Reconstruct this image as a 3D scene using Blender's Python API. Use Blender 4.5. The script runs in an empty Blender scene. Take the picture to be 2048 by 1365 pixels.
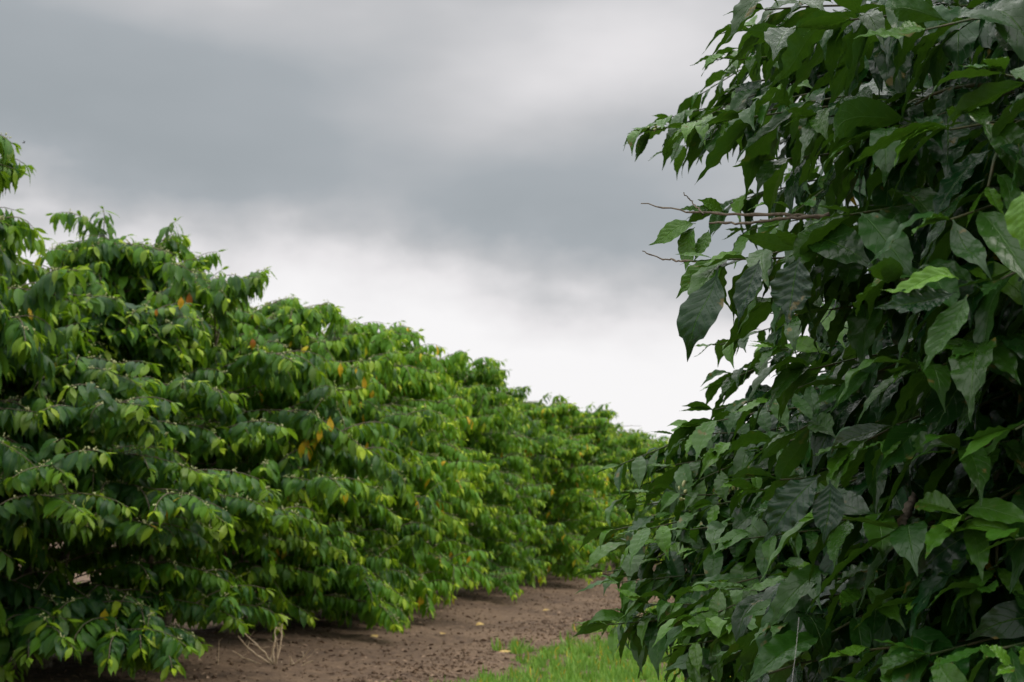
import bpy, math, random
import numpy as np
from mathutils import Vector, Matrix

C = bpy.context.scene.collection
R = math.radians

# ------------------------------------------------------------------ camera
H = 1.15                                   # eye height
FPX = 2048 * 50 / 36                       # focal length in photo pixels
PITCH, YAW = 7.26, 13.8
cd = bpy.data.cameras.new('camera')
cam = bpy.data.objects.new('camera', cd)
C.objects.link(cam)
cd.lens = 50
cd.sensor_width = 36
cd.clip_start = 0.05
cd.clip_end = 20000
cam.location = (0, 0, H)
cam.rotation_euler = (R(90 + PITCH), 0, R(YAW))
cd.dof.use_dof = True
cd.dof.focus_distance = 2.7
cd.dof.aperture_fstop = 11
bpy.context.scene.camera = cam
CM = cam.rotation_euler.to_matrix()


def ray(px, py):
    d = CM @ Vector(((px - 1024) / FPX, -(py - 682.5) / FPX, -1))
    return d.normalized()


def atY(px, py, Y):
    d = ray(px, py)
    return Vector((0, 0, H)) + d * (Y / d.y)


# ------------------------------------------------------------------ world
w = bpy.data.worlds.new('World')
bpy.context.scene.world = w
w.use_nodes = True
nt = w.node_tree
N, L_ = nt.nodes, nt.links
N.clear()


def mth(nt, op, a, b=None, c=None, clamp=False):
    n = nt.nodes.new('ShaderNodeMath')
    n.operation = op
    n.use_clamp = clamp
    for i, v in enumerate((a, b, c)):
        if v is None:
            continue
        if isinstance(v, (int, float)):
            n.inputs[i].default_value = v
        else:
            nt.links.new(v, n.inputs[i])
    return n.outputs[0]


def mixc(nt, f, a, b, mode='MIX'):
    n = nt.nodes.new('ShaderNodeMix')
    n.data_type = 'RGBA'
    n.blend_type = mode
    for s, v in ((n.inputs[0], f), (n.inputs[6], a), (n.inputs[7], b)):
        if isinstance(v, (int, float)):
            s.default_value = v
        elif isinstance(v, tuple):
            s.default_value = (*v, 1) if len(v) == 3 else v
        else:
            nt.links.new(v, s)
    return n.outputs[2]


def noise(nt, vec, scale, detail=2, rough=.5, out=0, dist=0):
    n = nt.nodes.new('ShaderNodeTexNoise')
    n.inputs['Scale'].default_value = scale
    n.inputs['Detail'].default_value = detail
    n.inputs['Roughness'].default_value = rough
    n.inputs['Distortion'].default_value = dist
    if vec is not None:
        nt.links.new(vec, n.inputs['Vector'])
    return n.outputs[out]


def maprange(nt, v, a, b, c=0., d=1., smooth=True):
    n = nt.nodes.new('ShaderNodeMapRange')
    if smooth:
        n.interpolation_type = 'SMOOTHSTEP'
    nt.links.new(v, n.inputs[0])
    for i, x in enumerate((a, b, c, d)):
        n.inputs[i + 1].default_value = x
    return n.outputs[0]


SUN_EL, SUN_AZ = 48, 72                   # azimuth from +Y towards +X
tc = N.new('ShaderNodeTexCoord')
sx = N.new('ShaderNodeSeparateXYZ')
L_.new(tc.outputs['Generated'], sx.inputs[0])
az = mth(nt, 'MULTIPLY', mth(nt, 'ARCTAN2', sx.outputs[0], sx.outputs[1]), 57.2958)
el = mth(nt, 'MULTIPLY', mth(nt, 'ARCSINE', sx.outputs[2]), 57.2958)
# stretched cloud coordinates in degrees
cmb = N.new('ShaderNodeCombineXYZ')
L_.new(mth(nt, 'MULTIPLY', az, .045), cmb.inputs[0])
L_.new(mth(nt, 'MULTIPLY', el, .11), cmb.inputs[1])
cl = cmb.outputs[0]
n1 = noise(nt, cl, 1.3, 4, .5, dist=.3)
n2 = noise(nt, cl, 3.2, 3, .45)
cmb2 = N.new('ShaderNodeCombineXYZ')
L_.new(mth(nt, 'MULTIPLY', az, .06), cmb2.inputs[0])
L_.new(mth(nt, 'MULTIPLY', el, .08), cmb2.inputs[1])
n3 = noise(nt, cmb2.outputs[0], 5.5, 4, .5)
wob = mth(nt, 'ADD', mth(nt, 'MULTIPLY', mth(nt, 'SUBTRACT', n1, .5), 7.0),
          mth(nt, 'MULTIPLY', mth(nt, 'SUBTRACT', n3, .5), 2.2))
# the lower rim of the cloud deck is higher on the left
rise = mth(nt, 'MULTIPLY', mth(nt, 'ADD', az, 22.), .13)
elw = mth(nt, 'ADD', mth(nt, 'ADD', el, wob), rise)


def blob(a0, e0, wa, we, amp, tilt=0.):
    da = mth(nt, 'SUBTRACT', az, a0)
    de = mth(nt, 'SUBTRACT', el, e0)
    de = mth(nt, 'SUBTRACT', de, mth(nt, 'MULTIPLY', da, tilt))
    de = mth(nt, 'ADD', de, mth(nt, 'MULTIPLY', wob, .35))
    x = mth(nt, 'DIVIDE', da, wa)
    y = mth(nt, 'DIVIDE', de, we)
    q = mth(nt, 'ADD', mth(nt, 'MULTIPLY', x, x), mth(nt, 'MULTIPLY', y, y))
    return mth(nt, 'MULTIPLY', mth(nt, 'POWER', 2.718, mth(nt, 'MULTIPLY', q, -1.)), amp)


dark = maprange(nt, elw, 7.6, 13.8)                       # 0 white air, 1 cloud deck
dark = mth(nt, 'SUBTRACT', dark, blob(-12, 18.0, 9.0, 3.4, .60, .22))
dark = mth(nt, 'SUBTRACT', dark, blob(-25, 21.5, 12, 3.0, .55))
dark = mth(nt, 'SUBTRACT', dark, blob(-3, 16.5, 6, 6, .40))
dark = mth(nt, 'SUBTRACT', dark, blob(-19, 13.0, 3.2, 1.2, .10))
dark = mth(nt, 'ADD', dark, mth(nt, 'MULTIPLY', mth(nt, 'SUBTRACT', n2, .5), .30))
dark = mth(nt, 'ADD', dark, 0.0, clamp=True)
ramp = N.new('ShaderNodeValToRGB')
L_.new(dark, ramp.inputs[0])
cr = ramp.color_ramp
cr.elements[0].position = 0
cr.elements[0].color = (.96, .945, .95, 1)
cr.elements[1].position = 1
cr.elements[1].color = (.35, .383, .405, 1)
for p, c in ((.25, (.82, .80, .81, 1)), (.55, (.55, .555, .57, 1)), (.8, (.395, .425, .45, 1))):
    e = cr.elements.new(p)
    e.color = c
# above the picture the deck thins and lets more light through
zen = maprange(nt, el, 22, 50)
zcol = mixc(nt, noise(nt, tc.outputs['Generated'], 2.2, 3), (1.2, 1.25, 1.3), (2.8, 2.75, 2.6))
cloud = mixc(nt, zen, ramp.outputs[0], zcol)
# below the horizon: dull earth
cloud = mixc(nt, maprange(nt, el, -.6, -.1), (.16, .14, .11), cloud)
cloud10 = mixc(nt, 1.0, cloud, (10, 10, 10), 'MULTIPLY')
sky = N.new('ShaderNodeTexSky')
sky.sky_type = 'NISHITA'
sky.sun_disc = False
sky.sun_elevation = R(SUN_EL)
sky.sun_rotation = R(SUN_AZ)
full = mixc(nt, .965, sky.outputs[0], cloud10)
bg = N.new('ShaderNodeBackground')
bg.inputs['Strength'].default_value = .1
L_.new(full, bg.inputs['Color'])
wo = N.new('ShaderNodeOutputWorld')
L_.new(bg.outputs[0], wo.inputs[0])

sl = bpy.data.lights.new('sun', 'SUN')
sl.energy = 1.5
sl.angle = R(25)
sl.color = (1, .95, .86)
so = bpy.data.objects.new('sun', sl)
C.objects.link(so)
sd = Vector((math.sin(R(SUN_AZ)) * math.cos(R(SUN_EL)), math.cos(R(SUN_AZ)) * math.cos(R(SUN_EL)), math.sin(R(SUN_EL))))
so.rotation_euler = sd.to_track_quat('Z', 'Y').to_euler()
so.location = (0, 0, 30)

S = bpy.context.scene
S.view_settings.view_transform = 'Standard'
S.view_settings.look = 'None'
S.view_settings.exposure = 0
S.view_settings.gamma = 1
S.cycles.max_bounces = 7
S.cycles.diffuse_bounces = 3
S.cycles.glossy_bounces = 2
S.cycles.transmission_bounces = 5
S.cycles.transparent_max_bounces = 4


# ------------------------------------------------------------------ materials
def newmat(name):
    m = bpy.data.materials.new(name)
    m.use_nodes = True
    m.node_tree.nodes.clear()
    return m, m.node_tree


def attr(nt, name, out='Fac'):
    n = nt.nodes.new('ShaderNodeAttribute')
    n.attribute_name = name
    return n.outputs[out]


def leaf_material(name, dark, mid, young, back, rough, trans, fine):
    """tint: 0 dark old leaf .. 1 fresh; age: 0 green, 1 young shoot, 2 yellowed, 3 rust brown"""
    m, nt = newmat(name)
    tint, age = attr(nt, 'tint'), attr(nt, 'age')
    vg = nt.nodes.new('ShaderNodeAttribute')
    vg.attribute_type = 'OBJECT'
    vg.attribute_name = 'vigour'
    tint = mth(nt, 'ADD', tint, vg.outputs['Fac'], clamp=True)
    uv = nt.nodes.new('ShaderNodeAttribute')
    uv.attribute_name = 'luv'
    s = nt.nodes.new('ShaderNodeSeparateXYZ')
    nt.links.new(uv.outputs['Vector'], s.inputs[0])
    t, v = s.outputs[0], s.outputs[1]
    av = mth(nt, 'ABSOLUTE', v)
    col = mixc(nt, tint, dark, mid)
    col = mixc(nt, mth(nt, 'MINIMUM', age, 1.), col, young)
    geo = nt.nodes.new('ShaderNodeNewGeometry')
    nz = noise(nt, geo.outputs['Position'], 60 if fine else 25, 4, .6)
    col = mixc(nt, mth(nt, 'MULTIPLY', maprange(nt, nz, .35, .75), .4), col,
               mixc(nt, .5, col, mid))
    # midrib and side veins
    rib = maprange(nt, av, .0, .05, 1, 0)
    ph = mth(nt, 'SUBTRACT', mth(nt, 'MULTIPLY', t, 9.), mth(nt, 'MULTIPLY', av, 2.0))
    fr = mth(nt, 'ABSOLUTE', mth(nt, 'SUBTRACT', mth(nt, 'FRACT', ph), .5))
    vein = mth(nt, 'MULTIPLY', maprange(nt, fr, .0, .06, 1, 0), maprange(nt, av, .75, 1., 1, 0))
    vv = mth(nt, 'MAXIMUM', mth(nt, 'MULTIPLY', rib, .9), mth(nt, 'MULTIPLY', vein, .35))
    col = mixc(nt, mth(nt, 'MULTIPLY', vv, .5), col, mixc(nt, .5, mid, young))
    # yellow and rust leaves
    yel = maprange(nt, age, 1.2, 2.)
    rust = maprange(nt, age, 2.2, 3.)
    ycol = mixc(nt, nz, (.75, .42, .015), (.85, .55, .03))
    ycol = mixc(nt, mth(nt, 'MULTIPLY', maprange(nt, noise(nt, geo.outputs['Position'], 14, 2), .5, .62), .55), ycol, (.30, .30, .02))
    col = mixc(nt, yel, col, ycol)
    col = mixc(nt, rust, col, (.42, .09, .02))
    if fine:                               # brown nibbles and spots
        sp = noise(nt, geo.outputs['Position'], 22, 3, .6)
        col = mixc(nt, mth(nt, 'MULTIPLY', maprange(nt, sp, .65, .70), .8), col, (.16, .12, .03))
    frontc = mixc(nt, geo.outputs['Backfacing'], col, mixc(nt, .45, col, back))
    bump = nt.nodes.new('ShaderNodeBump')
    bump.inputs['Strength'].default_value = .55 if fine else .3
    bump.inputs['Distance'].default_value = .002 if fine else .004
    h = mth(nt, 'ADD', mth(nt, 'MULTIPLY', vv, -1.), mth(nt, 'MULTIPLY', noise(nt, geo.outputs['Position'], 180 if fine else 60, 2), .2 if fine else .6))
    nt.links.new(h, bump.inputs['Height'])
    p = nt.nodes.new('ShaderNodeBsdfPrincipled')
    nt.links.new(frontc, p.inputs['Base Color'])
    rr = mth(nt, 'ADD', mth(nt, 'MULTIPLY', tint, .12), rough)
    rr = mth(nt, 'ADD', rr, mth(nt, 'MULTIPLY', geo.outputs['Backfacing'], .2))
    nt.links.new(rr, p.inputs['Roughness'])
    p.inputs['Specular IOR Level'].default_value = .36 if fine else .32
    nt.links.new(bump.outputs[0], p.inputs['Normal'])
    tr = nt.nodes.new('ShaderNodeBsdfTranslucent')
    sat = mixc(nt, .5, mixc(nt, .55, col, young), (.18, .42, .02))
    sat = mixc(nt, yel, sat, ycol)
    sat = mixc(nt, mth(nt, 'MULTIPLY', vv, .6), sat, mixc(nt, .5, mid, young))
    sat = mixc(nt, mth(nt, 'MULTIPLY', nz, .45), sat, mid)
    nt.links.new(sat, tr.inputs['Color'])
    mx = nt.nodes.new('ShaderNodeMixShader')
    mx.inputs[0].default_value = trans
    nt.links.new(p.outputs[0], mx.inputs[1])
    nt.links.new(tr.outputs[0], mx.inputs[2])
    o = nt.nodes.new('ShaderNodeOutputMaterial')
    nt.links.new(mx.outputs[0], o.inputs[0])
    return m


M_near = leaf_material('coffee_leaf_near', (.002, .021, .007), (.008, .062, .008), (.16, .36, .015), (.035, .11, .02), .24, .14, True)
M_far = leaf_material('coffee_leaf', (.008, .056, .018), (.105, .275, .012), (.50, .64, .02), (.10, .24, .03), .42, .34, False)
M_grass = leaf_material('grass_blade', (.07, .20, .022), (.22, .43, .055), (.42, .58, .12), (.12, .26, .05), .5, .30, False)


def simple(name, c1, c2, scale, rough=.85, bump=.5, dist=.01):
    m, nt = newmat(name)
    geo = nt.nodes.new('ShaderNodeNewGeometry')
    nz = noise(nt, geo.outputs['Position'], scale, 6, .65)
    col = mixc(nt, maprange(nt, nz, .3, .7), c1, c2)
    b = nt.nodes.new('ShaderNodeBump')
    b.inputs['Strength'].default_value = bump
    b.inputs['Distance'].default_value = dist
    nt.links.new(nz, b.inputs['Height'])
    p = nt.nodes.new('ShaderNodeBsdfPrincipled')
    nt.links.new(col, p.inputs['Base Color'])
    p.inputs['Roughness'].default_value = rough
    nt.links.new(b.outputs[0], p.inputs['Normal'])
    o = nt.nodes.new('ShaderNodeOutputMaterial')
    nt.links.new(p.outputs[0], o.inputs[0])
    return m


M_bark = simple('bark', (.10, .075, .05), (.26, .21, .16), 40, .9, .6, .004)
M_twig = simple('twig', (.085, .066, .046), (.23, .185, .13), 90, .8, .4, .002)
M_green_twig = simple('green_twig', (.030, .065, .014), (.085, .075, .030), 30, .6, .2, .002)
M_bud = simple('bud', (.42, .46, .16), (.62, .62, .34), 60, .6, .2, .002)
M_dry = simple('dry_stalk', (.42, .30, .19), (.66, .52, .36), 40, .9, .4, .002)
M_litter = simple('litter', (.08, .045, .03), (.33, .22, .14), 7, .85, .3, .004)
M_fallen = simple('fallen_leaf', (.40, .24, .05), (.55, .40, .14), 30, .7, .3, .002)
M_berry = simple('berry', (.35, .02, .01), (.45, .06, .02), 30, .35, .1, .002)
M_insect = simple('insect', (.01, .01, .01), (.04, .035, .03), 300, .4, .1, .001)
M_thread = simple('spider_silk', (.7, .7, .7), (.8, .8, .8), 50, .4, .1, .001)

m, nt2 = newmat('soil')
geo = nt2.nodes.new('ShaderNodeNewGeometry')
ps = geo.outputs['Position']
na = noise(nt2, ps, .8, 4, .6)
nb = noise(nt2, ps, 9, 6, .7)
nc = noise(nt2, ps, 45, 4, .7)
col = mixc(nt2, maprange(nt2, nb, .3, .7), (.066, .038, .023), (.175, .110, .064))
col = mixc(nt2, mth(nt2, 'MULTIPLY', maprange(nt2, na, .42, .62), .6), col, (.23, .150, .092))
col = mixc(nt2, mth(nt2, 'MULTIPLY', maprange(nt2, nc, .5, .72), .7), col, (.060, .034, .024))
b = nt2.nodes.new('ShaderNodeBump')
b.inputs['Strength'].default_value = .9
b.inputs['Distance'].default_value = .03
nt2.links.new(mth(nt2, 'ADD', nb, mth(nt2, 'MULTIPLY', nc, .5)), b.inputs['Height'])
p = nt2.nodes.new('ShaderNodeBsdfPrincipled')
p.inputs['Roughness'].default_value = .95
nt2.links.new(col, p.inputs['Base Color'])
nt2.links.new(b.outputs[0], p.inputs['Normal'])
o = nt2.nodes.new('ShaderNodeOutputMaterial')
nt2.links.new(p.outputs[0], o.inputs[0])
M_soil = m


# ------------------------------------------------------------------ mesh helpers
def link(name, me, parent=None, mat=None):
    o = bpy.data.objects.new(name, me)
    C.objects.link(o)
    if parent is not None:
        o.parent = parent
    if mat and me is not None:
        me.materials.clear()
        me.materials.append(mat)
    return o


def tag(o, label, cat, group=None, kind=None):
    o['label'] = label
    o['category'] = cat
    if group:
        o['group'] = group
    if kind:
        o['kind'] = kind
    return o


def np_mesh(name, co, quads, smooth=True):
    me = bpy.data.meshes.new(name)
    me.vertices.add(len(co))
    me.vertices.foreach_set('co', np.ascontiguousarray(co, np.float32).ravel())
    nq = len(quads)
    me.loops.add(nq * 4)
    me.loops.foreach_set('vertex_index', np.ascontiguousarray(quads, np.int32).ravel())
    me.polygons.add(nq)
    me.polygons.foreach_set('loop_start', np.arange(0, nq * 4, 4, dtype=np.int32))
    if smooth:
        me.polygons.foreach_set('use_smooth', np.ones(nq, bool))
    me.update(calc_edges=True)
    return me


def nrm(a):
    return a / np.maximum(np.linalg.norm(a, axis=-1, keepdims=True), 1e-9)


def leaves_mesh(name, Lf, nu, nv, rng, blade=False, wavy=1.0):
    """Lf: dict of arrays base(n,3) dir(n,3) nor(n,3) len width bend tint age"""
    B, D, Nn = Lf['base'], nrm(Lf['dir']), Lf['nor']
    n = len(B)
    Nn = nrm(Nn - (Nn * D).sum(1, keepdims=True) * D)
    Sd = np.cross(D, Nn)
    t = np.linspace(0, 1, nu)
    v = np.linspace(-1, 1, nv)
    th = Lf['bend'][:, None] * t[None] ** (1.1 if blade else .55)
    # a gentle serpentine along the midrib
    th = th + rng.normal(0, .18 * wavy, (n, 1)) * np.sin(2 * np.pi * t[None] + rng.uniform(0, 6, (n, 1)))
    ds = 1.0 / (nu - 1)
    cx = np.concatenate([np.zeros((n, 1)), np.cumsum(np.cos((th[:, 1:] + th[:, :-1]) / 2), 1)], 1) * ds
    cz = np.concatenate([np.zeros((n, 1)), np.cumsum(np.sin((th[:, 1:] + th[:, :-1]) / 2), 1)], 1) * ds
    Ln = Lf['len'][:, None]
    mid = B[:, None] + (cx * Ln)[..., None] * D[:, None] - (cz * Ln)[..., None] * Nn[:, None]
    # sideways sweep
    sw = rng.normal(0, .10, (n, 1)) * t[None] ** 2 * Ln
    mid = mid + sw[..., None] * Sd[:, None]
    nl = np.cos(th)[..., None] * Nn[:, None] + np.sin(th)[..., None] * D[:, None]
    if blade:
        prof = (1 - t ** 2.2) * np.minimum(1, t * 6 + .5)
    else:
        prof = np.where(t < .07, .05 + t * .3, 0) + np.where(t >= .07, np.sin(np.pi * np.clip((t - .05) / .95, 0, 1) ** .84) ** 1.12, 0)
        prof = prof * np.where(t > .76, 1 - .45 * np.sin(np.pi * np.clip((t - .72) / .28, 0, 1)), 1)
        prof = np.clip(prof, .015, 1)
    # twist
    tw = rng.normal(0, .38, (n, 1)) * t[None]
    sd = np.cos(tw)[..., None] * Sd[:, None] + np.sin(tw)[..., None] * nl
    nn = np.cos(tw)[..., None] * nl - np.sin(tw)[..., None] * Sd[:, None]
    hw = prof[None] * Lf['width'][:, None] / 2
    fold = rng.uniform(.10, .55, (n, 1, 1)) if not blade else .4
    f1 = rng.uniform(4.2, 7.4, (n, 1, 1))
    pL = rng.uniform(0, 6.28, (n, 1, 1))
    pR = rng.uniform(0, 6.28, (n, 1, 1))
    V = v[None, None, :]
    T = t[None, :, None]
    side = np.where(V < 0, pL, pR)
    av = np.abs(V)
    A = 0 if blade else rng.uniform(.02, .065, (n, 1, 1)) * wavy
    env = np.sin(np.pi * np.clip(T, 0, 1)) ** .5
    wave = A * av ** 1.8 * np.sin(6.28 * f1 * T + side) * Lf['width'][:, None, None] * env
    rib = 0 if blade or nu < 14 else 0.036 * wavy * (1 - 2 * np.abs(np.sin(3.14159 * (9 * T - 2.0 * av)))) * np.minimum(1, av * 3) * (1 - av ** 3) * Lf['width'][:, None, None] * env
    off_s = V * hw[..., None] * np.cos(fold) * (1 + (0 if blade else .018 * np.sin(6.28 * f1 * T * 1.0 + side + 1.2) * av))
    off_n = av * hw[..., None] * np.sin(fold) * (1 - .35 * av) + wave + rib
    P = mid[:, :, None] + off_s[..., None] * sd[:, :, None] + off_n[..., None] * nn[:, :, None]
    co = P.reshape(-1, 3)
    i = np.arange(nu - 1)[:, None] * nv + np.arange(nv - 1)[None]
    q = np.stack([i, i + 1, i + nv + 1, i + nv], -1).reshape(-1, 4)
    quads = (q[None] + (np.arange(n) * nu * nv)[:, None, None]).reshape(-1, 4)
    me = np_mesh(name, co, quads)
    k = nu * nv
    for an, arr in (('tint', Lf['tint']), ('age', Lf['age'])):
        a = me.attributes.new(an, 'FLOAT', 'POINT')
        a.data.foreach_set('value', np.repeat(arr, k).astype(np.float32))
    a = me.attributes.new('luv', 'FLOAT_VECTOR', 'POINT')
    uv = np.zeros((n, nu, nv, 3), np.float32)
    uv[..., 0] = t[None, :, None]
    uv[..., 1] = v[None, None]
    a.data.foreach_set('vector', uv.ravel())
    return me


def tubes_mesh(name, tubes, sides=5):
    """tubes: list of (points(k,3), radii(k))"""
    cos, qs, base = [], [], 0
    ang = np.linspace(0, 2 * np.pi, sides, endpoint=False)
    for P, r in tubes:
        P = np.asarray(P, float)
        k = len(P)
        T = nrm(np.gradient(P, axis=0))
        ref = np.array([0, 0, 1.]) if abs(T[0][2]) < .8 else np.array([1., 0, 0])
        U = nrm(np.cross(T, ref))
        W = np.cross(T, U)
        r = np.broadcast_to(r, (k,))
        ring = P[:, None] + r[:, None, None] * (np.cos(ang)[None, :, None] * U[:, None] + np.sin(ang)[None, :, None] * W[:, None])
        cos.append(ring.reshape(-1, 3))
        i = np.arange(k - 1)[:, None] * sides
        j = np.arange(sides)[None]
        jn = (j + 1) % sides
        q = np.stack([i + j, i + jn, i + sides + jn, i + sides + j], -1).reshape(-1, 4)
        qs.append(q + base)
        cap = np.arange(4) if sides == 4 else np.array([0, 1, 2, 3])
        base += k * sides
    return np_mesh(name, np.concatenate(cos), np.concatenate(qs))


def pods_mesh(name, centres, axes, lens, rads):
    """little closed ellipsoids (buds, berries)"""
    c = np.asarray(centres, float)
    n = len(c)
    A = nrm(np.asarray(axes, float))
    ref = np.where(np.abs(A[:, 2:3]) < .8, np.array([[0, 0, 1.]]), np.array([[1., 0, 0]]))
    U = nrm(np.cross(A, ref))
    W = np.cross(A, U)
    tt = np.array([-1, -.6, 0, .6, 1.])
    rr = np.array([.05, .75, 1, .8, .05])
    s = 6
    an = np.linspace(0, 2 * np.pi, s, endpoint=False)
    P = c[:, None, None] + (tt * 1.0)[None, :, None, None] * (A * np.asarray(lens)[:, None] / 2)[:, None, None]
    P = P + (rr[None, :, None] * np.asarray(rads)[:, None, None])[..., None] * (
        np.cos(an)[None, None, :, None] * U[:, None, None] + np.sin(an)[None, None, :, None] * W[:, None, None])
    i = np.arange(4)[:, None] * s
    j = np.arange(s)[None]
    jn = (j + 1) % s
    q = np.stack([i + j, i + jn, i + s + jn, i + s + j], -1).reshape(-1, 4)
    quads = (q[None] + (np.arange(n) * 5 * s)[:, None, None]).reshape(-1, 4)
    return np_mesh(name, P.reshape(-1, 3), quads)


# ------------------------------------------------------------------ growing
class Bag:
    def __init__(s):
        s.b, s.d, s.n, s.l, s.w, s.k, s.t, s.a = [], [], [], [], [], [], [], []
        s.tubes, s.pods = [], []

    def leaf(s, b, d, n, l, w, k, t, a):
        s.b.append(b); s.d.append(d); s.n.append(n); s.l.append(l); s.w.append(w); s.k.append(k); s.t.append(t); s.a.append(a)

    def arrays(s):
        f = lambda x: np.array(x, float)
        return dict(base=f(s.b), dir=f(s.d), nor=f(s.n), len=f(s.l), width=f(s.w), bend=f(s.k), tint=f(s.t), age=f(s.a))


UP = np.array([0, 0, 1.])


def grow(start, azm, el0, length, droop, rng, k=8, wob=.08):
    P = [np.array(start, float)]
    st = length / (k - 1)
    a = azm
    for i in range(k - 1):
        t = i / (k - 2)
        e = el0 - droop * t ** 1.3
        a += rng.normal(0, wob)
        P.append(P[-1] + st * np.array([math.cos(a) * math.cos(e), math.sin(a) * math.cos(e), math.sin(e)]))
    return np.array(P)


def bez(p0, p1, p2, k=10):
    t = np.linspace(0, 1, k)[:, None]
    return (1 - t) ** 2 * np.array(p0) + 2 * t * (1 - t) * np.array(p1) + t * t * np.array(p2)


def foliate(bag, P, rng, frm, internode, leaf_len, tint0, dens=1., young=.5, buds=0., droop=1., tipgrow=True, shrink=.3, hang=(.82, 1.08), wr=(.28, .38), low=.0, yel=.003, extra=0.):
    tint0 = tint0 + rng.normal(0, .16)
    young = young * rng.uniform(.5, 1.4)
    seg = np.linalg.norm(np.diff(P, axis=0), axis=1)
    cum = np.concatenate([[0], np.cumsum(seg)])
    tot = cum[-1]
    s = frm * tot + rng.uniform(0, internode)
    while s < tot:
        i = min(np.searchsorted(cum, s) - 1, len(seg) - 1)
        i = max(i, 0)
        f = (s - cum[i]) / seg[i]
        b = P[i] + f * (P[i + 1] - P[i])
        fw = (P[i + 1] - P[i]) / seg[i]
        sdv = np.cross(fw, UP)
        nl = np.linalg.norm(sdv)
        sdv = sdv / nl if nl > .2 else np.array([1., 0, 0])
        if nl < .5:                                 # upright shoot: leaf pairs turn round it
            an = rng.uniform(0, 6.28)
            sdv = np.array([math.cos(an), math.sin(an), 0])
        rel = s / tot
        for sg in ((-1, 1) if rng.uniform() > extra else (-1, 1, rng.choice([-.35, .35]))):
            if rng.uniform() > dens:
                continue
            d = sg * sdv * rng.uniform(.55, 1.) + fw * rng.uniform(.25, .8) + UP * (rng.uniform(-.45, .25) * droop - low * rng.uniform(0, 1.2)) + rng.normal(0, .13, 3)
            nn = UP + fw * .35 + sg * sdv * .25 + rng.normal(0, .22, 3)
            end = max(0, (rel - .8) / .2)
            ln = leaf_len * rng.uniform(.66, 1.24) * (1 - shrink * end)
            tt = np.clip(tint0 + rng.normal(0, .28) + .35 * end, 0, 1)
            yg = np.clip(young * (end ** 1.5) * rng.uniform(.2, 1.3), 0, 1)
            if rng.uniform() < .03 * young:
                yg = rng.uniform(.2, .7)
            if rng.uniform() < yel:
                yg = rng.uniform(1.5, 2.4)
            dz = d[2] / np.linalg.norm(d)
            down = math.acos(max(-1., min(1., -dz)))
            bag.leaf(b + d * .006, d, nn, ln, ln * rng.uniform(wr[0], wr[1]), down * rng.uniform(hang[0], hang[1]) * (1 - .2 * end), tt, yg)
        if buds and rng.uniform() < buds:
            for q in range(rng.integers(3, 7)):
                o = rng.normal(0, .012, 3) + UP * .010
                bag.pods.append((b + o, o + UP * .01, rng.uniform(.012, .022), rng.uniform(.003, .006)))
        s += internode * rng.uniform(.8, 1.25)
    if tipgrow:
        fw = (P[-1] - P[-2]) / seg[-1]
        for q in range(2):
            an = rng.uniform(0, 6.28)
            d = fw + .45 * np.array([math.cos(an), math.sin(an), .7])
            ln = leaf_len * rng.uniform(.35, .6)
            bag.leaf(P[-1], d, UP + rng.normal(0, .3, 3), ln, ln * .32, rng.uniform(.1, .7), 1., np.clip(young * rng.uniform(.6, 1.6), 0, 1))


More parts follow.
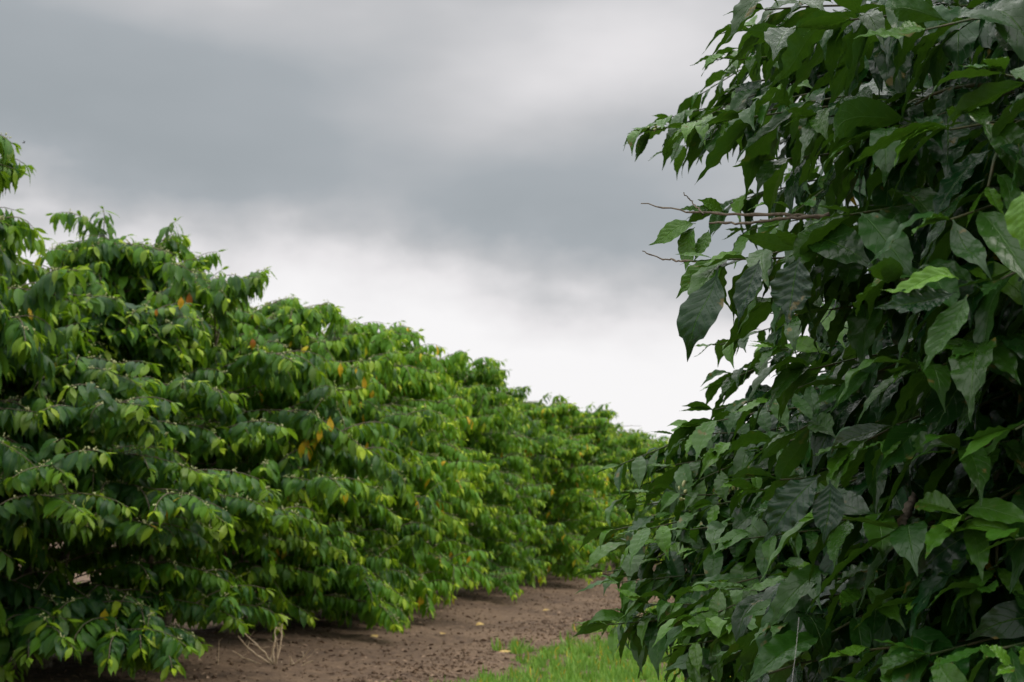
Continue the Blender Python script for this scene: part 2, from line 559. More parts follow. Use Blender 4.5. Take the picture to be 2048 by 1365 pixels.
def left_bush(seed, height=3.5, radius=1.45, leaf=.15, tint=.5, young=.6, nprim=78, top=.42, internode=.042, bare=0, zlow=.24, foot=.92, yel=.002, shoots=4):
    """bag for a free coffee bush standing at the origin: stems, tiers of arching side branches, hanging leaf pairs"""
    rng = np.random.default_rng(seed)
    bag = Bag()
    stems = []
    ns = 3
    for i in range(ns):
        a = 6.28 * i / ns + rng.uniform(-.4, .4)
        lean = rng.uniform(.03, .14)
        hh = height * (rng.uniform(.86, .97) if i else .98)
        P = grow((math.cos(a) * .05, math.sin(a) * .05, -.03), a, R(90) - lean, hh - .15, 0.05, rng, 12, .2)
        stems.append(P)
        r = np.linspace(.045, .008, 12) * rng.uniform(.8, 1.1)
        bag.tubes.append(('trunk', P, r))
        foliate(bag, P, rng, .80, internode, leaf * .9, tint, young=young, droop=1.0)
    bag.tubes.append(('trunk', np.array([[0, 0, -.08], [.01, 0, .08], [0, .01, .22], [0, 0, .38]]), np.array([.115, .09, .075, .05])))
    for i in range(nprim):
        u = (i + rng.uniform(0, 1)) / nprim
        z = zlow + (height - .10 - zlow) * u ** .95
        h = z / height
        st = stems[rng.integers(0, ns)]
        zz = st[:, 2]
        if z > zz[-1]:
            st = stems[0]
            z = min(z, st[-1, 2])
        p0 = np.array([np.interp(z, st[:, 2], st[:, 0]), np.interp(z, st[:, 2], st[:, 1]), z])
        a = i * 2.39996 + rng.normal(0, .25)
        prof = np.interp(h, [0, .1, .45, .62, .78, .92, 1.0], [foot, (1 + foot) / 2, 1, .82, top + .14, top, top * .55])
        Ln = radius * prof * rng.uniform(.82, 1.16) + .12
        el0 = R(12 + 38 * h) + rng.normal(0, .22)
        P = grow(p0, a, el0, Ln * 1.06, R(26 + 24 * h) + rng.uniform(0, .45) + (.45 if z < .8 else 0), rng, 9, .05)
        if P[-1][2] < .12:
            P[:, 2] += (.12 - P[-1][2]) * np.linspace(0, 1, len(P)) ** 1.5
        bag.tubes.append(('branch', P, np.linspace(.008, .002, 9)))
        foliate(bag, P, rng, .16, internode, leaf, tint, young=young, buds=.20, low=.65, yel=yel)
        nsec = int(4 + 4 * prof)
        for j in range(nsec):
            f = rng.uniform(.3, .86)
            k = f * 8
            ii = int(k)
            b = P[ii] + (k - ii) * (P[min(ii + 1, 8)] - P[ii])
            sa = a + rng.choice([-1, 1]) * rng.uniform(.5, 1.1)
            sl_ = rng.uniform(.25, .55) * (.6 + .5 * prof)
            Q = grow(b, sa, R(10) + rng.normal(0, .35), sl_, R(35) + rng.uniform(0, .5), rng, 6, .06)
            if Q[-1][2] < .08:
                Q[:, 2] += (.08 - Q[-1][2]) * np.linspace(0, 1, len(Q))
            bag.tubes.append(('branch', Q, np.linspace(.005, .002, 6)))
            foliate(bag, Q, rng, .12, internode, leaf * .95, tint, young=young, buds=.14, low=.65, yel=yel)
    for i in range(shoots):                                 # upright shoots that curl over above the crown
        a = rng.uniform(0, 6.28)
        z = height * rng.uniform(.78, .95)
        rr = rng.uniform(.05, top * radius * .8)
        P = grow((math.cos(a) * rr, math.sin(a) * rr, z), a + rng.normal(0, .5), R(rng.uniform(62, 84)), rng.uniform(.22, .42), R(rng.uniform(30, 110)), rng, 8, .15)
        bag.tubes.append(('branch', P, np.linspace(.006, .002, 8)))
        foliate(bag, P, rng, .15, internode * 1.2, leaf, tint, young=young)
    for i in range(bare):                                   # leafless pale twigs poking out
        z = rng.uniform(1.6, height * .85)
        a = rng.uniform(-.9, .9)
        P = grow((0, 0, z), a, R(22), radius * rng.uniform(1.0, 1.12), R(25), rng, 8, .06)
        bag.tubes.append(('branch', P, np.linspace(.010, .003, 8)))
    return bag, rng


def build_meshes(name, bag, rng, nu, nv, mat, wavy=1.):
    out = {}
    A = bag.arrays()
    out['crown'] = (leaves_mesh(name + '_crown', A, nu, nv, rng, wavy=wavy), mat)
    tr = [(P, r) for k, P, r in bag.tubes if k == 'trunk']
    br = [(P, r) for k, P, r in bag.tubes if k == 'branch']
    if tr:
        out['trunk'] = (tubes_mesh(name + '_trunk', tr, 8), M_bark)
    if br:
        out['branches'] = (tubes_mesh(name + '_branches', br, 5), M_green_twig if mat is M_near else M_twig)
    if bag.pods:
        c, a, l, r = zip(*bag.pods)
        out['flower_buds'] = (pods_mesh(name + '_buds', c, a, l, r), M_bud)
    return out


def assemble(name, meshes, loc, rz, sc, label, group, cat='coffee bush', vig=0.):
    root = bpy.data.objects.new(name, None)
    root.empty_display_size = .2
    C.objects.link(root)
    root.location = loc
    root.rotation_euler = (0, 0, rz)
    root.scale = sc
    tag(root, label, cat, group)
    for part, (me, mat) in meshes.items():
        if len(me.materials) == 0:
            me.materials.append(mat)
        o = link(part, me, root)
        if part == 'crown':
            o['vigour'] = float(vig)
        if part == 'flower_buds':
            o['kind'] = 'stuff'
    return root


# ------------------------------------------------------------------ ground
def ground_z(x, y):
    """aisle floor, with the strip under each row of bushes slightly banked"""
    z = .13 * np.exp(-((x + 5.7) / 1.3) ** 2)
    z = z + .012 * np.sin(x * 2.1 + np.sin(y * .7)) * np.cos(y * 1.3 + x)
    z = z + .006 * np.sin(x * 7.3 + y * 2.2) * np.sin(y * 5.9 - x * 3.1)
    return z


xs = np.concatenate([[-6000, -1500, -400, -120, -50, -25], np.linspace(-14, 4, 241), [8, 20, 50, 120, 400, 1500, 6000]])
ys = np.concatenate([[-6000, -1000, -200, -50, -15, -4, 0, 3], np.linspace(5, 32, 361), np.linspace(33, 80, 60), [100, 150, 300, 800, 2500, 9000]])
X, Y = np.meshgrid(xs, ys, indexing='ij')
rg = np.random.default_rng(5)
Z = ground_z(X, Y) + np.where((X > -14) & (X < 4) & (Y > 5) & (Y < 32), rg.normal(0, .005, X.shape), 0)
co = np.stack([X, Y, Z], -1).reshape(-1, 3)
nx, ny = len(xs), len(ys)
i = np.arange(nx - 1)[:, None] * ny + np.arange(ny - 1)[None]
q = np.stack([i, i + ny, i + ny + 1, i + 1], -1).reshape(-1, 4)
g = link('ground', np_mesh('ground', co, q), None, M_soil)
g['kind'] = 'structure'
g['label'] = 'brown bare soil between the rows of coffee bushes'

# ------------------------------------------------------------------ left row
variants = {}


def variant(key, **kw):
    if key not in variants:
        bag, rng = left_bush(**kw)
        nu, nv = (13, 5) if key.startswith('n') else (6, 3)
        variants[key] = build_meshes(key, bag, rng, nu, nv, M_far)
    return variants[key]


ROW = -5.75
row = [  # Y, dx, variant, rot, height scale, label
    (8.0, -0.72, 'n1', .0, 1.06, 1, -0.2, 'tall dark coffee bush cut off by the left edge of the photo'),
    (9.15, 0.05, 'n2', 1.1, 0.76, 1.04, -0.2, 'lower leafy coffee bush beside the cut-off one at far left, reaching the bottom edge'),
    (11.1, -.05, 'n3', 2.0, 0.985, 1.0, -0.05, 'coffee bush with the high round top standing up against grey cloud'),
    (12.6, -0.05, 'n4', .6, 0.87, 0.97, 0.18, 'coffee bush right of the high round top, with rusty leaves in its crown'),
    (13.9, 0.05, 'n2', 3.4, 0.97, 0.88, 0.1, 'coffee bush with a lone leafy tuft just left of the notch in the crest'),
    (15.6, 0.1, 'f1', 3.0, 0.935, 0.98, 0.6, 'yellowish green coffee bush with orange leaves in its crown, past the lone-tuft bush'),
    (17.4, -0.15, 'f2', 4.2, 1.0, 0.9, 0.5, 'yellow-green coffee bush with a pointed knob of leaves against the white sky'),
    (19.3, 0.12, 'f3', 5.5, 0.905, 0.95, 0.3, 'coffee bush just beyond the pointed yellow-green one, with a yellow leaf near the soil'),
    (21.4, -0.22, 'f4', 1.9, 0.975, 0.88, -0.15, 'dark-topped coffee bush with sky showing through its thin crown'),
    (23.5, 0.15, 'f1', .9, 0.865, 0.95, 0.35, 'mid-row coffee bush with bright tips just right of the thin-crowned one'),
    (25.6, -0.2, 'f3', 2.7, 0.95, 0.85, -0.2, 'coffee bush with dark knobs on top, in the middle distance of the left row'),
    (28.0, 0.12, 'f2', .2, 0.92, 0.95, 0.1, 'coffee bush with dark trunks showing above the far bare soil'),
    (30.5, -0.2, 'f4', 3.9, 0.965, 0.86, -0.25, 'dark-crested coffee bush before the row drops towards the horizon'),
    (33.2, 0.1, 'f1', 5.0, 0.87, 0.95, 0.1, 'small distant coffee bush between the dark crest and the rounded far top'),
    (36.2, 0, 'f2', 2.2, 0.95, 0.95, -0.1, 'distant coffee bush with a rounded top near the end of the row'),
    (39.5, 0, 'f3', 1.2, 0.902, 1, -0.05, 'second to last distant coffee bush before the near dark branches'),
    (43, 0, 'f4', .4, 0.921, 1, -0.1, 'last distant coffee bush seen clear of the near dark branches'),
]
vk = {
    'n1': dict(seed=11, height=3.5, leaf=.20, tint=.30, young=.42, nprim=124, top=.34, foot=.92, internode=.037),
    'n2': dict(seed=12, height=3.5, leaf=.195, tint=.38, young=.5, nprim=124, top=.26, internode=.037, foot=.72),
    'n3': dict(seed=13, height=3.5, leaf=.19, tint=.40, young=.6, nprim=112, top=.36, zlow=.92, foot=.72, shoots=4, internode=.038),
    'n4': dict(seed=14, height=3.5, leaf=.185, tint=.52, young=.9, nprim=104, internode=.038, bare=3),
    'f1': dict(seed=21, foot=.78, radius=1.38, height=3.5, leaf=.185, tint=.90, young=1.2, yel=.022, nprim=92, bare=8),
    'f2': dict(seed=22, foot=.78, radius=1.38, height=3.5, leaf=.185, tint=.80, young=1.1, yel=.010, nprim=92, bare=4),
    'f3': dict(seed=23, foot=.78, radius=1.38, height=3.5, leaf=.18, tint=.55, young=.75, nprim=88),
    'f4': dict(seed=24, foot=.78, radius=1.38, height=3.5, leaf=.18, tint=.40, young=.55, nprim=80),
}
row_objs = []
for (y, dx, k, rz, hs, rs, vg, lab) in row:
    ms = variant(k, **vk[k])
    x = ROW + dx
    z = float(ground_z(np.array(x), np.array(y)))
    row_objs.append(assemble('coffee_bush', ms, (x, y, z), rz, (rs, rs, hs), lab, 'coffee bushes of the left row', vig=vg))
for k, (y, rz) in enumerate(((47, 1), (51.5, 2), (56, 4), (61, 5), (66, .3), (72, 3.3), (79, 2.4))):
    ms = variants['f%d' % (1 + k % 4)]
    row_objs.append(assemble('coffee_bush', ms, (ROW, y, 0), rz, (1, 1, .92),
                             'tiny far coffee bush of the left row, at the vanishing end behind the near branches', 'coffee bushes of the left row'))

# ------------------------------------------------------------------ right row
def right_bush(seed, trunk, tips, leaf, tint, young, z_spread, fill, reach, height=3.6, internode=.06, base_h=.3, budp=.0):
    rng = np.random.default_rng(seed)
    bag = Bag()
    T = np.array([trunk[0], trunk[1], 0.])
    for i in range(3):
        a = 6.28 * i / 3 + .4
        P = grow((T[0] + math.cos(a) * .06, T[1] + math.sin(a) * .06, -.03), a, R(86), height * rng.uniform(.9, 1), .05, rng, 12, .2)
        bag.tubes.append(('trunk', P, np.linspace(.045, .009, 12)))
        foliate(bag, P, rng, .8, internode, leaf, tint, young=young)

    def limb(tip, up=.18, ld=1., rise=.10):
        tip = np.array(tip)
        root = np.array([T[0] + rng.normal(0, .05), T[1] + rng.normal(0, .05), max(.25, tip[2] - rise + rng.normal(.05, .16))])
        ctrl = (root + tip) / 2 + UP * (up + rng.uniform(0, .12)) + rng.normal(0, .05, 3)
        P = bez(root, ctrl, tip, 11)
        P[1:-1] += np.cumsum(rng.normal(0, .007, (9, 3)), 0) * np.linspace(1, .3, 9)[:, None]
        bag.tubes.append(('branch', P, np.linspace(.0055, .0016, 11)))
        foliate(bag, P, rng, .14, internode, leaf * ld, tint, young=young, buds=budp, hang=(.72, 1.06), wr=(.25, .35), shrink=.15, low=-.55, extra=.4)
        az0 = math.atan2(tip[1] - root[1], tip[0] - root[0])
        for j in range(rng.integers(1, 4)):
            f = rng.uniform(.35, .85) * 10
            ii = int(f)
            b = P[ii]
            Q = grow(b, az0 + rng.choice([-1, 1]) * rng.uniform(.4, .9), R(5) + rng.normal(0, .2), rng.uniform(.15, .32), R(40), rng, 6, .06)
            bag.tubes.append(('branch', Q, np.linspace(.005, .002, 6)))
            foliate(bag, Q, rng, .15, internode, leaf * .95 * ld, tint, young=young, buds=.0, hang=(.72, 1.06), wr=(.25, .35), shrink=.15, low=-.45, extra=.4)

    for t in tips:
        px, py, Yd = t[:3]
        limb(atY(px, py, Yd), up=t[3] if len(t) > 3 else .15)
    # fill: the rest of the crown, all round the stems
    for i in range(fill):
        z = base_h + (height - base_h - .2) * rng.uniform()
        h = z / height
        a = i * 2.39996
        prof = 1.0 if h < .55 else math.sqrt(max(.05, 1 - ((h - .55) / .5) ** 2))
        rr = reach * prof * rng.uniform(.75, 1.0)
        tip = (T[0] + math.cos(a) * rr, T[1] + math.sin(a) * rr, z)
        if tip[1] < 1.75 and tip[0] < 1.0:
            continue
        if tip[1] < 1.2:
            continue
        limb(tip, up=.15)
    return bag, rng


# nearest bush: big leaves filling the right edge
tipsA = [(1530, 20, 2.5), (1580, 70, 2.3), (1700, 40, 2.1), (1850, 60, 2.0), (1470, 240, 2.9), (1500, 235, 2.5), (1640, 235, 2.3), (1760, 270, 2.1),
         (1560, 320, 2.6), (1900, 260, 2.0), (2010, 150, 1.9), (1430, 520, 2.35), (1500, 520, 2.3), (1600, 500, 2.2), (1700, 430, 2.1), (1560, 600, 2.5),
         (1660, 620, 2.4), (1800, 560, 1.95), (1900, 440, 1.9), (2000, 560, 1.9), (1620, 740, 2.6), (1720, 760, 2.3), (1840, 740, 2.0), (1950, 700, 1.95),
         (1600, 860, 2.6), (1700, 900, 2.3), (1800, 880, 2.1), (1920, 900, 2.0), (2030, 860, 1.9), (1600, 1000, 2.4), (1560, 960, 2.6), (1680, 1040, 2.2),
         (1800, 1060, 2.1), (1930, 1040, 2.0), (2030, 1080, 1.9), (1500, 1180, 2.7), (1600, 1160, 2.4), (1720, 1180, 2.2), (1850, 1190, 2.1), (1980, 1180, 2.0),
         (1500, 1300, 2.5), (1620, 1290, 2.3), (1740, 1300, 2.1), (1860, 1310, 2.0), (1990, 1300, 1.9), (1440, 1380, 2.6), (1600, 1400, 2.3), (1800, 1400, 2.1)]
bag, rng = right_bush(31, (.95, 2.75), tipsA, .185, .22, .25, .5, 60, .95, height=3.4, internode=.056)
nearA = build_meshes('near', bag, rng, 37, 9, M_near)
RA = assemble('coffee_bush', nearA, (0, 0, 0), 0, (1, 1, 1), 'nearest coffee bush with big dark glossy wavy leaves filling the right edge', 'coffee bushes of the right row')

tipsB = [(1500, 60, 3.9), (1440, 120, 4.2), (1400, 190, 4.4), (1340, 235, 4.3), (1300, 262, 4.2), (1380, 250, 4.0), (1350, 300, 4.6), (1480, 120, 4.0),
         (1560, 200, 3.8), (1420, 420, 4.2), (1500, 460, 4.0), (1570, 440, 3.8), (1440, 690, 4.3), (1460, 760, 4.2), (1430, 820, 4.0), (1350, 870, 4.0),
         (1400, 850, 3.8), (1300, 920, 4.2), (1350, 930, 4.0), (1440, 900, 3.7), (1520, 900, 3.4), (1290, 1010, 4.3), (1350, 1030, 4.0), (1430, 1010, 3.7),
         (1260, 1090, 4.2), (1330, 1090, 3.9), (1400, 1100, 3.6), (1480, 1080, 3.4), (1300, 1150, 4.0), (1380, 1170, 3.8), (1460, 1160, 3.5), (1270, 1235, 3.8),
         (1230, 1245, 4.0), (1350, 1230, 3.6), (1440, 1250, 3.4), (1380, 1330, 3.4), (1420, 1340, 3.3), (1350, 1400, 3.5), (1500, 920, 3.9), (1240, 930, 4.1), (1265, 985, 4.2), (1230, 1060, 4.0), (1210, 1145, 3.9), (1240, 1165, 3.7), (1215, 1250, 3.7), (1300, 1210, 3.5), (1380, 1290, 3.3), (1320, 990, 3.8), (1290, 1060, 3.7), (1380, 1060, 3.5), (1420, 1180, 3.3), (1400, 1240, 3.2), (1480, 1240, 3.1), (1490, 960, 3.6), (1450, 940, 4.0), (1520, 980, 3.4), (1400, 960, 3.9), (1560, 700, 3.7), (1540, 800, 3.6),
         (1600, 620, 3.6)]
bag, rng = right_bush(32, (.85, 4.35), tipsB, .175, .45, .45, .5, 60, 1.1, height=3.5, internode=.050, budp=.015)
nearB = build_meshes('second', bag, rng, 28, 7, M_near)
RB = assemble('coffee_bush', nearB, (0, 0, 0), 0, (1, 1, 1), 'second coffee bush of the right row, its long low branches reaching over the grass', 'coffee bushes of the right row')
bag, rng = right_bush(33, (.85, 6.3), [], .15, .45, .5, .5, 110, 1.35, height=3.5)
mC = build_meshes('third', bag, rng, 8, 5, M_near)
RC = assemble('coffee_bush', mC, (0, 0, 0), 0, (1, 1, 1), 'coffee bush glimpsed through the gaps behind the two nearest on the right', 'coffee bushes of the right row')

# ------------------------------------------------------------------ grass and litter (stuff)
rng = np.random.default_rng(77)
nt_ = 6500
ty = rng.uniform(0, 1, nt_) ** 1.9 * 40 + 7.0
tx = rng.uniform(-3.5, .6, nt_)
edge = -2.70 + .010 * (ty - 10) + .22 * np.sin(ty * 1.9) + .12 * np.sin(ty * 5.3 + 1) + rng.normal(0, .14, nt_)
keep = (tx > edge)
tx, ty = tx[keep], ty[keep]
nb = 20
nt_ = len(tx)
th_ = np.repeat(rng.uniform(.5, 1.5, nt_), nb)
n = nt_ * nb
a = rng.uniform(0, 6.28, n)
rr = np.abs(rng.normal(0, .035, n))
xx = np.repeat(tx, nb) + np.cos(a) * rr
yy = np.repeat(ty, nb) + np.sin(a) * rr
cl_ = np.repeat(rng.uniform(0, 1, nt_), nb)
lean = rng.uniform(.2, 2.2, n)
gd = np.stack([np.cos(a) * lean, np.sin(a) * lean, np.ones(n)], 1)
hl = rng.uniform(.05, .12, n) * th_
gn = np.stack([-np.cos(a), -np.sin(a), np.ones(n) * .3], 1)
Lf = dict(base=np.stack([xx, yy, ground_z(xx, yy) - .004], 1), dir=gd, nor=gn, len=hl, width=rng.uniform(.008, .020, n), bend=rng.uniform(-2.2, -.4, n),
          tint=np.clip(cl_ * .8 + rng.uniform(-.3, .4, n), 0, 1), age=np.where(rng.uniform(0, 1, n) < .05, 2., np.clip(rng.normal(.1, .3, n), 0, 1)))
gr = link('grass', leaves_mesh('grass', Lf, 5, 2, rng, blade=True), None, M_grass)
tag(gr, 'bright green grass strip along the aisle beside the bare soil', 'grass', kind='stuff')

n = 9000
yy = rng.uniform(0, 1, n) ** 1.3 * 22 + 8
xx = np.where(rng.uniform(0, 1, n) < .4, rng.normal(-3.15, .30, n), np.where(rng.uniform(0, 1, n) < .5, rng.normal(-5.0, .8, n), rng.uniform(-8, -2.6, n)))
a = rng.uniform(0, 6.28, n)
gd = np.stack([np.cos(a), np.sin(a), rng.uniform(-.1, .5, n)], 1)
gn = np.stack([rng.normal(0, .5, n), rng.normal(0, .5, n), np.ones(n)], 1)
ll = rng.uniform(.02, .085, n)
Lf = dict(base=np.stack([xx, yy, ground_z(xx, yy) + .006], 1), dir=gd, nor=gn, len=ll, width=ll * rng.uniform(.25, .5, n), bend=rng.uniform(.2, 2.2, n),
          tint=rng.uniform(0, 1, n), age=np.zeros(n))
li = link('leaf_litter', leaves_mesh('leaf_litter', Lf, 5, 3, rng), None, M_litter)
tag(li, 'dry brown leaf litter and clods strewn over the bare soil', 'leaf litter', kind='stuff')

n = 5200
yy = rng.uniform(0, 1, n) ** 1.3 * 20 + 8.5
xx = np.where(rng.uniform(0, 1, n) < .5, rng.normal(-3.3, .35, n), rng.uniform(-8, -2.8, n))
rr = rng.uniform(.002, .010, n) * rng.uniform(.4, 2.2, n)
ax = np.stack([rng.normal(0, 1, n), rng.normal(0, 1, n), rng.normal(0, .3, n)], 1)
cm = pods_mesh('soil_crumbs', np.stack([xx, yy, ground_z(xx, yy) + rr * .3], 1), ax, rr * 2.4, rr)
for pl in cm.polygons:
    pl.use_smooth = False
cm.update()
co_ = link('soil_crumbs', cm, None, M_soil)
tag(co_, 'small crumbs of dark soil scattered over the bare strip', 'soil crumbs', kind='stuff')

# fallen yellow leaves one can count
dg = None
fl = [(885, 1278, 'pale yellow fallen leaf lying lowest and leftmost in mid soil'), (960, 1260, 'small yellow fallen leaf by the sprig in the open soil'),
      (1010, 1310, 'tan fallen leaf lying just left of the grass edge'), (1093, 1208, 'yellow fallen leaf, upper one of the close pair in the soil'),
      (1093, 1228, 'yellow fallen leaf, lower one of the close pair in the soil'), (1197, 1178, 'far yellow fallen leaf near the dark trunks'),
      (1210, 1195, 'broad yellow fallen leaf farthest right on the soil'), (750, 1290, 'orange fallen leaf under the hanging skirt of leaves')]
for (px, py, lab) in fl:
    d = ray(px, py)
    p0 = Vector((0, 0, H)) + d * (H / -d.z)
    a = random.Random(px * 7 + py).uniform(0, 3.1)
    z0 = float(ground_z(np.array(p0.x), np.array(p0.y)))
    Lf = dict(base=np.array([[-.06, 0, .012]]), dir=np.array([[1., 0, .25]]), nor=np.array([[-.2, -.3, 1.]]), len=np.array([.135]), width=np.array([.06]),
              bend=np.array([.35]), tint=np.array([.5]), age=np.array([2.]))
    o = link('fallen_leaf', leaves_mesh('fallen_leaf', Lf, 14, 5, rng), None, M_fallen)
    o.location = (p0.x, p0.y, z0 + .01)
    o.rotation_euler = (0, 0, a)
    tag(o, lab, 'fallen leaf', 'yellow fallen leaves on the soil')

# ------------------------------------------------------------------ dry stalks
def ground_at(px, py):
    d = ray(px, py)
    p0 = Vector((0, 0, H)) + d * (H / -d.z)
    return np.array([p0.x, p0.y, float(ground_z(np.array(p0.x), np.array(p0.y)))])


def to_depth(px, py, ref):
    """point on the pixel's ray in the upright plane facing the camera through ref"""
    f = Vector((-math.sin(R(YAW)), math.cos(R(YAW)), 0))
    d = ray(px, py)
    return np.array(Vector((0, 0, H)) + d * (Vector(ref).xy.dot(f.xy) / d.xy.dot(f.xy)))


b0 = ground_at(548, 1345)
root = bpy.data.objects.new('dry_weed', None)
C.objects.link(root)
root.location = b0
tag(root, 'dead dry weed with pale bent stalks on the soil', 'dead weed')
stk = [[(548, 1345), (530, 1300), (508, 1262)], [(548, 1345), (552, 1290), (553, 1245)], [(548, 1345), (560, 1300), (556, 1250)],
       [(548, 1345), (585, 1340), (600, 1300)], [(548, 1345), (515, 1335), (470, 1300)], [(548, 1345), (575, 1355), (597, 1322)],
       [(548, 1345), (525, 1320), (520, 1285)], [(548, 1345), (590, 1350), (592, 1308)], [(548, 1345), (505, 1320), (500, 1272)], [(548, 1345), (570, 1330), (578, 1275)]]
rn = np.random.default_rng(9)
for s in stk:
    P = [to_depth(x, y, b0) - b0 for x, y in s]
    P[0] = np.array([0, 0, -.01])
    P[1][:2] += rn.normal(0, .03, 2)
    P[2][:2] += rn.normal(0, .08, 2)
    Q = bez(P[0], P[1], P[2], 9) + rn.normal(0, .004, (9, 3))
    tb = [(Q, np.linspace(.009, .004, 9))]
    for q in range(2):
        j = rn.integers(3, 8)
        tb.append((np.array([Q[j], Q[j] + rn.normal(0, .03, 3), Q[j] + rn.normal(0, .05, 3) + np.array([0, 0, .04])]), np.array([.003, .0025, .0015])))
    link('stalk', tubes_mesh('stalk', tb, 5), root, M_dry)
b1 = ground_at(433, 1352)
Q = np.array([to_depth(433, 1360, b1), to_depth(436, 1325, b1), to_depth(438, 1284, b1)])
o = link('dry_stalk', tubes_mesh('dry_stalk', [(Q - b1, np.array([.006, .005, .003])),
                                              (np.array([Q[2], Q[2] + [.03, 0, .03]]) - b1, np.array([.003, .002])),
                                              (np.array([Q[1], Q[1] + [-.03, .02, .04]]) - b1, np.array([.003, .002]))], 5), None, M_dry)
o.location = b1
tag(o, 'single thin dead stalk standing upright left of the dead weed', 'dead stalk')

# ------------------------------------------------------------------ bare twigs, marked leaves on the right bushes
def twig(parent, pts, r0, r1, mat=M_twig, name='bare_twig', knots=True):
    P = np.array(pts)
    k = 24
    tt = np.linspace(0, len(P) - 1, k)
    Q = np.stack([np.interp(tt, np.arange(len(P)), P[:, j]) for j in range(3)], 1)
    Q += np.random.default_rng(int(abs(P[0][0]) * 1e4)).normal(0, .0012, Q.shape)
    r = np.linspace(r0, r1, k)
    if knots:
        r = r * (1 + .35 * (np.arange(k) % 4 == 0))
    return link(name, tubes_mesh(name, [(Q, r)], 7), parent, mat)


def pt(px, py, Yd):
    return np.array(atY(px, py, Yd))


twig(RA, [pt(1640, 434, 2.5), pt(1560, 430, 2.5), pt(1440, 428, 2.55), pt(1370, 424, 2.6), pt(1282, 408, 2.65)], .0036, .0010)
twig(RA, [pt(1408, 429, 2.55), pt(1385, 405, 2.6), pt(1365, 385, 2.6)], .0016, .0008)
twig(RA, [pt(1660, 430, 2.4), pt(1560, 438, 2.4), pt(1500, 447, 2.4), pt(1420, 446, 2.45)], .0030, .0018)
twig(RA, [pt(1450, 525, 2.4), pt(1370, 523, 2.45), pt(1330, 520, 2.5), pt(1282, 503, 2.5)], .0022, .0009)
twig(RA, [pt(1800, 1070, 2.2), pt(1812, 1030, 2.25), pt(1830, 990, 2.35)], .008, .006, M_bark, 'twig')

hero = [  # base px, tip px, depth, length factor, tint, age, width ratio, bend
    (1392, 448, 1300, 490, 2.6, .9, .45, .40, .4),
    (1390, 455, 1345, 535, 2.6, .8, .35, .42, .2),
    (1418, 460, 1395, 520, 2.6, .7, .35, .45, .3),
    (1448, 425, 1400, 395, 2.6, .9, .55, .45, .3),
    (1480, 505, 1378, 540, 2.4, .9, .6, .36, .5),
    (1430, 515, 1355, 590, 2.4, .7, .4, .40, .5),
    (1435, 540, 1385, 720, 2.2, .4, .0, .42, .3),
    (1520, 520, 1470, 640, 2.1, .1, .0, .45, .4),
    (1600, 515, 1560, 640, 2.05, .1, .0, .62, .3),
    (1918, 560, 1755, 575, 1.75, .9, .7, .30, .3),
    (1915, 585, 1755, 620, 1.75, .2, .0, .40, -.3),
    (1935, 590, 1870, 740, 1.75, .6, .15, .45, .4),
    (2045, 385, 2052, 488, 1.6, .9, .6, .5, .9),
    (1640, 950, 1530, 1080, 2.0, .1, .0, .46, .3),
    (1660, 960, 1660, 1080, 2.0, .1, .0, .52, .3),
    (2025, 1330, 1975, 1290, 1.75, 1., .55, .42, .2),
    (2030, 1335, 1990, 1345, 1.75, 1., .6, .42, .3),
    (2040, 1330, 2060, 1290, 1.75, 1., .55, .42, .2),
]
bb, dd, nn_, ll, ww, kk, tt_, aa = [], [], [], [], [], [], [], []
for (x0, y0, x1, y1, Yd, tn, ag, wr, bd) in hero:
    p0, p1 = pt(x0, y0, Yd), pt(x1, y1, Yd - .03)
    d = p1 - p0
    Lh = np.linalg.norm(d) * 1.06
    dn = d / np.linalg.norm(d)
    nrml = UP * .5 + np.array([-.25, -.9, 0])
    nrml = nrml - nrml.dot(dn) * dn
    nrml /= np.linalg.norm(nrml)
    d2 = dn * math.cos(bd / 2) + nrml * math.sin(bd / 2)
    bb.append(p0); dd.append(d2); nn_.append(nrml); ll.append(Lh); ww.append(Lh * wr); kk.append(bd); tt_.append(tn); aa.append(ag)
Lf = dict(base=np.array(bb), dir=np.array(dd), nor=np.array(nn_), len=np.array(ll), width=np.array(ww), bend=np.array(kk), tint=np.array(tt_), age=np.array(aa))
link('outer_leaves', leaves_mesh('outer_leaves', Lf, 55, 13, np.random.default_rng(3)), RA, M_near)

# spider thread hanging low on the right
o = link('spider_thread', tubes_mesh('spider_thread', [(np.array([pt(1598, 1235, 1.95), pt(1592, 1300, 1.95), pt(1583, 1370, 1.95)]), np.array([.00022] * 3))], 4), None, M_thread)
tag(o, 'thin pale spider thread hanging in front of the dark lower leaves', 'spider thread')

# small insect flying in front of the grey cloud at the far left
e = bpy.data.objects.new('flying_insect', None)
C.objects.link(e)
e.location = atY(48, 286, 4.0)
tag(e, 'tiny dark insect flying against the grey cloud at far left', 'insect')
link('body', pods_mesh('body', [(0, 0, 0), (-.0045, 0, 0)], [(1, 0, .1), (1, 0, 0)], [.008, .004], [.0018, .0016]), e, M_insect)
for sgn in (-1, 1):
    Lf = dict(base=np.array([[0, 0, .001]]), dir=np.array([[.3, sgn * .6, .8]]), nor=np.array([[1., 0, .3]]), len=np.array([.008]), width=np.array([.003]),
              bend=np.array([.1]), tint=np.array([.5]), age=np.array([0.]))
    link('wing', leaves_mesh('wing', Lf, 6, 3, rng), e, M_insect)

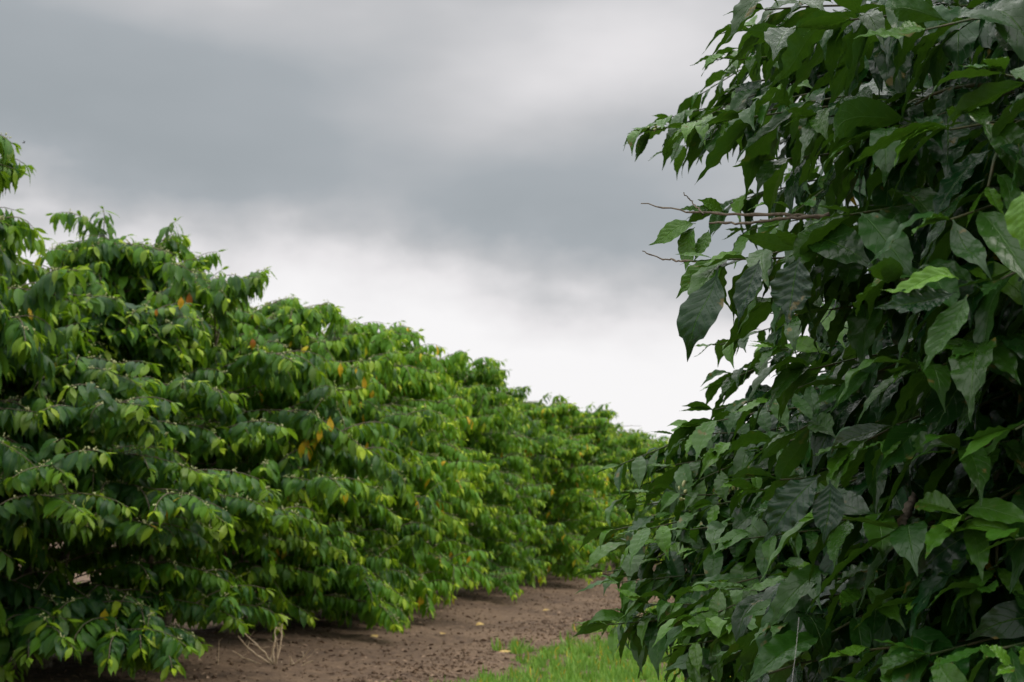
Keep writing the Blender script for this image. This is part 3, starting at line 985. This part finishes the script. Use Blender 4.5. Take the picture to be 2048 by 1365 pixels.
# ------------------------------------------------------------------ yellowed and rusty leaves hanging on the left row
bpy.context.view_layer.update()
dg = bpy.context.evaluated_depsgraph_get()
marked = [(712, 742, 2.0, .05), (728, 768, 1.9, .13), (722, 812, 2.5, .09), (727, 838, 1.9, .12), (735, 895, 2.5, .10), (505, 690, 2.9, .13), (378, 602, 2.9, .14),
          (362, 610, 2.6, .12), (312, 628, 3.0, .07), (834, 1016, 2.0, .14), (902, 1112, 2.0, .13), (842, 1205, 2.0, .17), (612, 890, 1.9, .15), (626, 882, 1.8, .15),
          (605, 900, 1.8, .14), (1063, 908, 1.9, .15), (1052, 905, 1.8, .13), (1002, 910, 2.3, .12), (505, 635, 2.9, .06), (582, 690, 1.8, .07),
          (570, 1110, 1.8, .12), (1160, 870, 2.4, .12), (1190, 985, 1.8, .14), (210, 1240, 1.7, .14), (940, 1120, 2.4, .10), (690, 995, 1.8, .10),
          (1105, 985, 1.8, .12), (1215, 960, 1.7, .15), (80, 530, 1.45, .16), (640, 870, 2.1, .13), (660, 850, 1.9, .14), (618, 905, 2.0, .14), (700, 800, 1.9, .13), (745, 790, 2.2, .12), (680, 740, 1.9, .12), (550, 1120, 1.7, .10)]
rn = np.random.default_rng(41)
for (px, py, ag, ln) in marked:
    d = ray(px, py)
    hit, loc, no, idx, ob, mw = S.ray_cast(dg, Vector((0, 0, H)), d)
    if not hit or ob.parent is None:
        continue
    root = ob.parent
    par = root
    p0 = loc - d * .05 + Vector((0, 0, ln * .5))
    inv = root.matrix_world.inverted()
    lp = np.array(inv @ p0)
    a = rn.uniform(-.5, .5)
    dw = inv.to_3x3() @ Vector((.3 * math.sin(a), -.15, -1))
    nw = inv.to_3x3() @ Vector((.6 + .3 * a, -.8, .2))
    Lf = dict(base=lp[None], dir=np.array(dw)[None], nor=np.array(nw)[None], len=np.array([ln * 1.1]), width=np.array([ln * .42]), bend=np.array([.3]),
              tint=np.array([.8]), age=np.array([ag]))
    nm = 'rusty_leaf' if ag > 2.35 else 'yellowed_leaf'
    link(nm, leaves_mesh(nm, Lf, 12, 5, rn), par, M_far)
print('leaf objects done')
